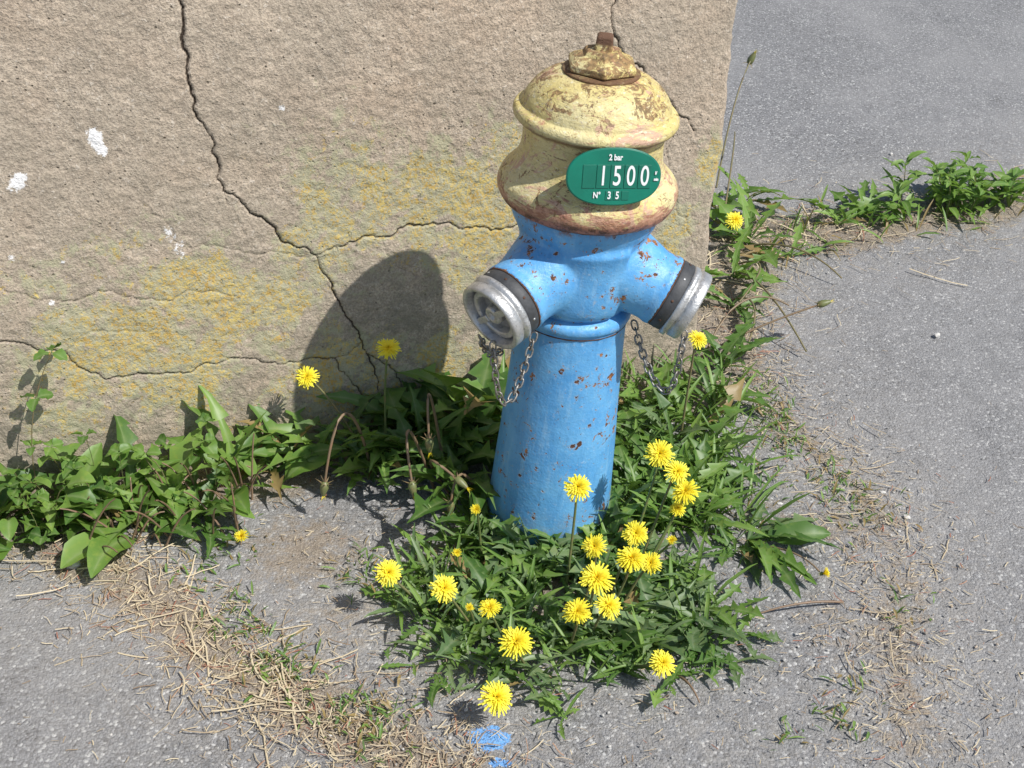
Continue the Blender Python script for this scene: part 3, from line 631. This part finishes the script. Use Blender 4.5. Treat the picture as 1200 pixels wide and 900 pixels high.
# --- verge strip beside / behind the wall
mb=MB()
for (x0,y0,n,L0,L1,e0,e1,w,mi) in [(.60,3.42,12,.10,.20,.2,1.2,.16,3),(.64,3.22,14,.10,.22,.2,1.1,.16,3),(.58,3.02,11,.10,.20,.2,1.1,.16,3),(.56,2.85,8,.1,.17,.2,1.,.16,0),(.74,3.14,9,.08,.15,.1,.9,.15,3),(.68,3.5,8,.1,.18,.3,1.2,.15,3),
  (.92,3.36,10,.08,.17,.3,1.3,.15,3),(1.0,3.42,12,.1,.18,.3,1.3,.15,3)]:
    rosette(mb,x0,y0,n,L0,L1,w,e0,e1,'d',mi,.12)
for k in range(14):
    cx=rnd.uniform(1.12,1.48); cy=3.50+(cx-1.25)*.35+rnd.uniform(-.08,.08)
    for j in range(3): leaf(mb,(cx,cy,.003),rnd.uniform(0,6.28),rnd.uniform(.08,.16),rnd.uniform(.006,.012),rnd.uniform(.4,1.4),rnd.uniform(.4,1.3),'l',rnd.random(),0,3)
    h=rnd.uniform(.05,.14); top=Vector((cx+rnd.uniform(-.05,.05),cy+rnd.uniform(-.05,.02),h)); pts=bez(Vector((cx,cy,0)),Vector((cx,cy,h*.6)),top,8); tube(mb,pts,.0016,.0010,.4,2,5)
    for q in range(2,9):
        for j in range(2): leaf(mb,pts[q],q*2.4+j*3.1,rnd.uniform(.045,.09),rnd.uniform(.007,.013),rnd.uniform(.2,.9),rnd.uniform(.5,1.2),'o',rnd.random(),0,3)
for k in range(130):
    t=rnd.random(); cx=.55+1.15*t; cy=3.2+.45*t+rnd.uniform(-.14,.14); leaf(mb,(cx,cy,.003),rnd.uniform(0,6.28),rnd.uniform(.04,.11),rnd.uniform(.002,.005),rnd.uniform(.2,1.4),rnd.uniform(.3,1.2),'l',rnd.random(),rnd.choice([0,0,1]),3)
fl(mb,(.60,3.2,0),(.588,3.163,.10),.026,1)
for (b,c,t) in [((.60,3.6,0),(.64,3.75,.25),(.70,3.85,.32)),((.58,3.3,0),(.64,3.6,.15),(.66,3.75,.12)),((.60,3.1,0),(.68,2.95,.12),(.56,2.80,.05)),((.62,3.2,0),(.75,3.1,.1),(.86,3.0,.02)),((.58,3.05,0),(.6,2.8,.15),(.70,2.62,.02)),((.56,2.9,0),(.62,2.75,.12),(.55,2.6,.02))]:
    tube(mb,bez(Vector(b),Vector(c),Vector(t),12),.0030,.0022,.6,2); 
bud(mb,Vector((.70,3.85,.32)),Vector((.4,0,1)),.022)
mb.obj('verge_weeds',MATS_D)

# --- grass tufts
mb=MB()
for (x0,y0,n,sp_) in [(-.47,1.66,40,.03),(-.40,1.57,50,.035),(-.36,1.53,30,.03),(-.235,1.455,60,.035),(-.20,1.42,40,.03),(.56,1.48,22,.025),(.60,1.56,10,.02),(.70,2.05,60,.045),(.66,2.14,40,.04),(.585,2.36,60,.03),(.60,2.26,40,.03),(.54,2.46,50,.04),(-.56,1.80,30,.04),(-.52,1.86,30,.03),(-.25,1.80,50,.04),(.72,1.75,14,.03),(.46,1.43,12,.02),(-.1,1.86,60,.05),(.42,1.98,50,.05),(.50,2.1,40,.05),(-.14,1.78,40,.03)]:
    for k in range(int(n*1.5)):
        cx=x0+rnd.gauss(0,sp_); cy=y0+rnd.gauss(0,sp_); leaf(mb,(cx,cy,.002),rnd.uniform(0,6.28),rnd.uniform(.008,.032),rnd.uniform(.0010,.0028),rnd.uniform(.2,1.3),rnd.uniform(.1,1.),'l',rnd.random(),1 if rnd.random()<.3 else 0,rnd.choice([0,1]))
mb.obj('grass_tufts',[LEAFB,LEAFD])

# --- litter: straw, twigs
mb=MB()
def along(pl):
    i=rnd.randrange(len(pl)-1); t=rnd.random(); return pl[i][0]*(1-t)+pl[i+1][0]*t, pl[i][1]*(1-t)+pl[i+1][1]*t
def straw(x0,y0,L,w,tint,red=0):
    a=rnd.uniform(0,6.28); p=Vector((x0,y0,rnd.uniform(.003,.010))); tilt=rnd.uniform(-.12,.12); n=4; vs=[];c=[]
    for i in range(n+1):
        d=Vector((math.cos(a),math.sin(a),tilt)); s_=Vector((-math.sin(a),math.cos(a),0))*w
        vs+=[p-s_,p+Vector((0,0,w*.8)),p+s_]; c+=[(tint,red,0)]*3; p=p+d*L/n; p.z=max(p.z,.003); a+=rnd.uniform(-.3,.3)
    f=[]
    for i in range(n): j=i*3; f+=[(j,j+1,j+4,j+3),(j+1,j+2,j+5,j+4)]
    mb.add(vs,f,c)
for pl,n,sg_,lmax in [(RB,2000,.075,.035),(LB,2300,.060,.055),(FB,1800,.11,.09),(WB,900,.08,.05)]:
    for k in range(n):
        x0,y0=along(pl); x0+=rnd.gauss(0,sg_); y0+=rnd.gauss(0,sg_)
        straw(x0,y0,rnd.uniform(.006,lmax)*rnd.random()**.5,rnd.uniform(.0003,.0012),rnd.random(),rnd.random())
for k in range(2200):
    x0=rnd.gauss(.05,.5); y0=rnd.gauss(1.75,.32); straw(x0,y0,rnd.uniform(.004,.022),rnd.uniform(.0003,.0010),rnd.random(),rnd.random())
for k in range(60):
    x0,y0=along(LB[0:6]); straw(x0+rnd.gauss(0,.055),y0+rnd.gauss(0,.055),rnd.uniform(.05,.12),.0015,.7+.3*rnd.random())
for k in range(26):
    x0,y0=along(RB[2:6]); straw(x0+rnd.gauss(-.04,.09),y0+rnd.gauss(0,.08),rnd.uniform(.04,.10),.0012,.4+.5*rnd.random())
for k in range(24):
    x0,y0=along(FB[:4]); straw(x0+rnd.gauss(0,.08),y0+rnd.gauss(0,.08),rnd.uniform(.10,.22),.002,.85)
for k in range(30): straw(rnd.uniform(.5,1.7),rnd.uniform(1.4,4.),rnd.uniform(.01,.03),.0008,rnd.random(),rnd.random())
mb.obj('straw_litter',[LITTER])

# --- pebbles and crumbs
ico=bmesh.new(); bmesh.ops.create_icosphere(ico,subdivisions=1,radius=1); iv=[v.co.copy() for v in ico.verts]; ifc=[tuple(v.index for v in f.verts) for f in ico.faces]; ico.free()
mb=MB()
def peb(x0,y0,r,t,t2=0):
    R=Matrix.Rotation(rnd.uniform(0,6.28),3,'Z'); s_=Vector((rnd.uniform(.7,1.3),rnd.uniform(.6,1.1),rnd.uniform(.4,.7)))
    mb.add([Vector((x0,y0,r*.25+.001))+R@Vector((q.x*s_.x,q.y*s_.y,q.z*s_.z))*r*rnd.uniform(.85,1.1) for q in iv],ifc,[(t,t2,0)]*len(iv))
for k in range(4600):
    u=rnd.random()
    if u<.6: x0,y0=along(rnd.choice([RB,LB,FB,WB])); x0+=rnd.gauss(0,.09); y0+=rnd.gauss(0,.09)
    else: x0=rnd.gauss(.1,.6); y0=rnd.gauss(1.75,.35)
    peb(x0,y0,.0012+.0026*rnd.random()**2.5,rnd.random(),rnd.random())
for (x0,y0,r) in [(1.05,2.75,.010),(.80,2.02,.008),(.77,2.1,.006),(-.80,1.79,.013),(-.77,1.80,.008),(.62,2.28,.006),(.9,1.6,.005),(1.2,3.9,.01),(-.6,1.55,.005),(.55,2.05,.006)]: peb(x0,y0,r,1.)
mb.obj('pebbles',[PEB],False)

# ------------------------------------------------------------------ light, world, camera
el=math.radians(51.5); A=math.radians(57); hx,hy=math.sin(A),-math.cos(A)
w=bpy.data.worlds.new('World'); scene.world=w; w.use_nodes=True; nt=w.node_tree
sky=nt.nodes.new('ShaderNodeTexSky'); sky.sky_type='NISHITA'; sky.sun_disc=False; sky.sun_elevation=el; sky.sun_rotation=math.atan2(hx,hy)
bg=nt.nodes['Background']; nt.links.new(sky.outputs[0],bg.inputs[0]); bg.inputs[1].default_value=.11
sl=bpy.data.lights.new('sun','SUN'); sl.energy=5.0; sl.angle=math.radians(.53); sl.color=(1,.975,.935)
so=link(bpy.data.objects.new('sun',sl)); d=-Vector((hx*math.cos(el),hy*math.cos(el),math.sin(el))); so.rotation_euler=d.to_track_quat('-Z','Y').to_euler(); so.location=(2,-2,4)
cam=bpy.data.cameras.new('camera'); cam.lens=45; cam.sensor_width=36; cam.clip_start=.05; cam.clip_end=500
co=link(bpy.data.objects.new('camera',cam)); scene.camera=co
co.matrix_world=Matrix.Translation((0,0,1.6))@Matrix.Rotation(math.radians(57),4,'X')@Matrix.Rotation(math.radians(2),4,'Z')
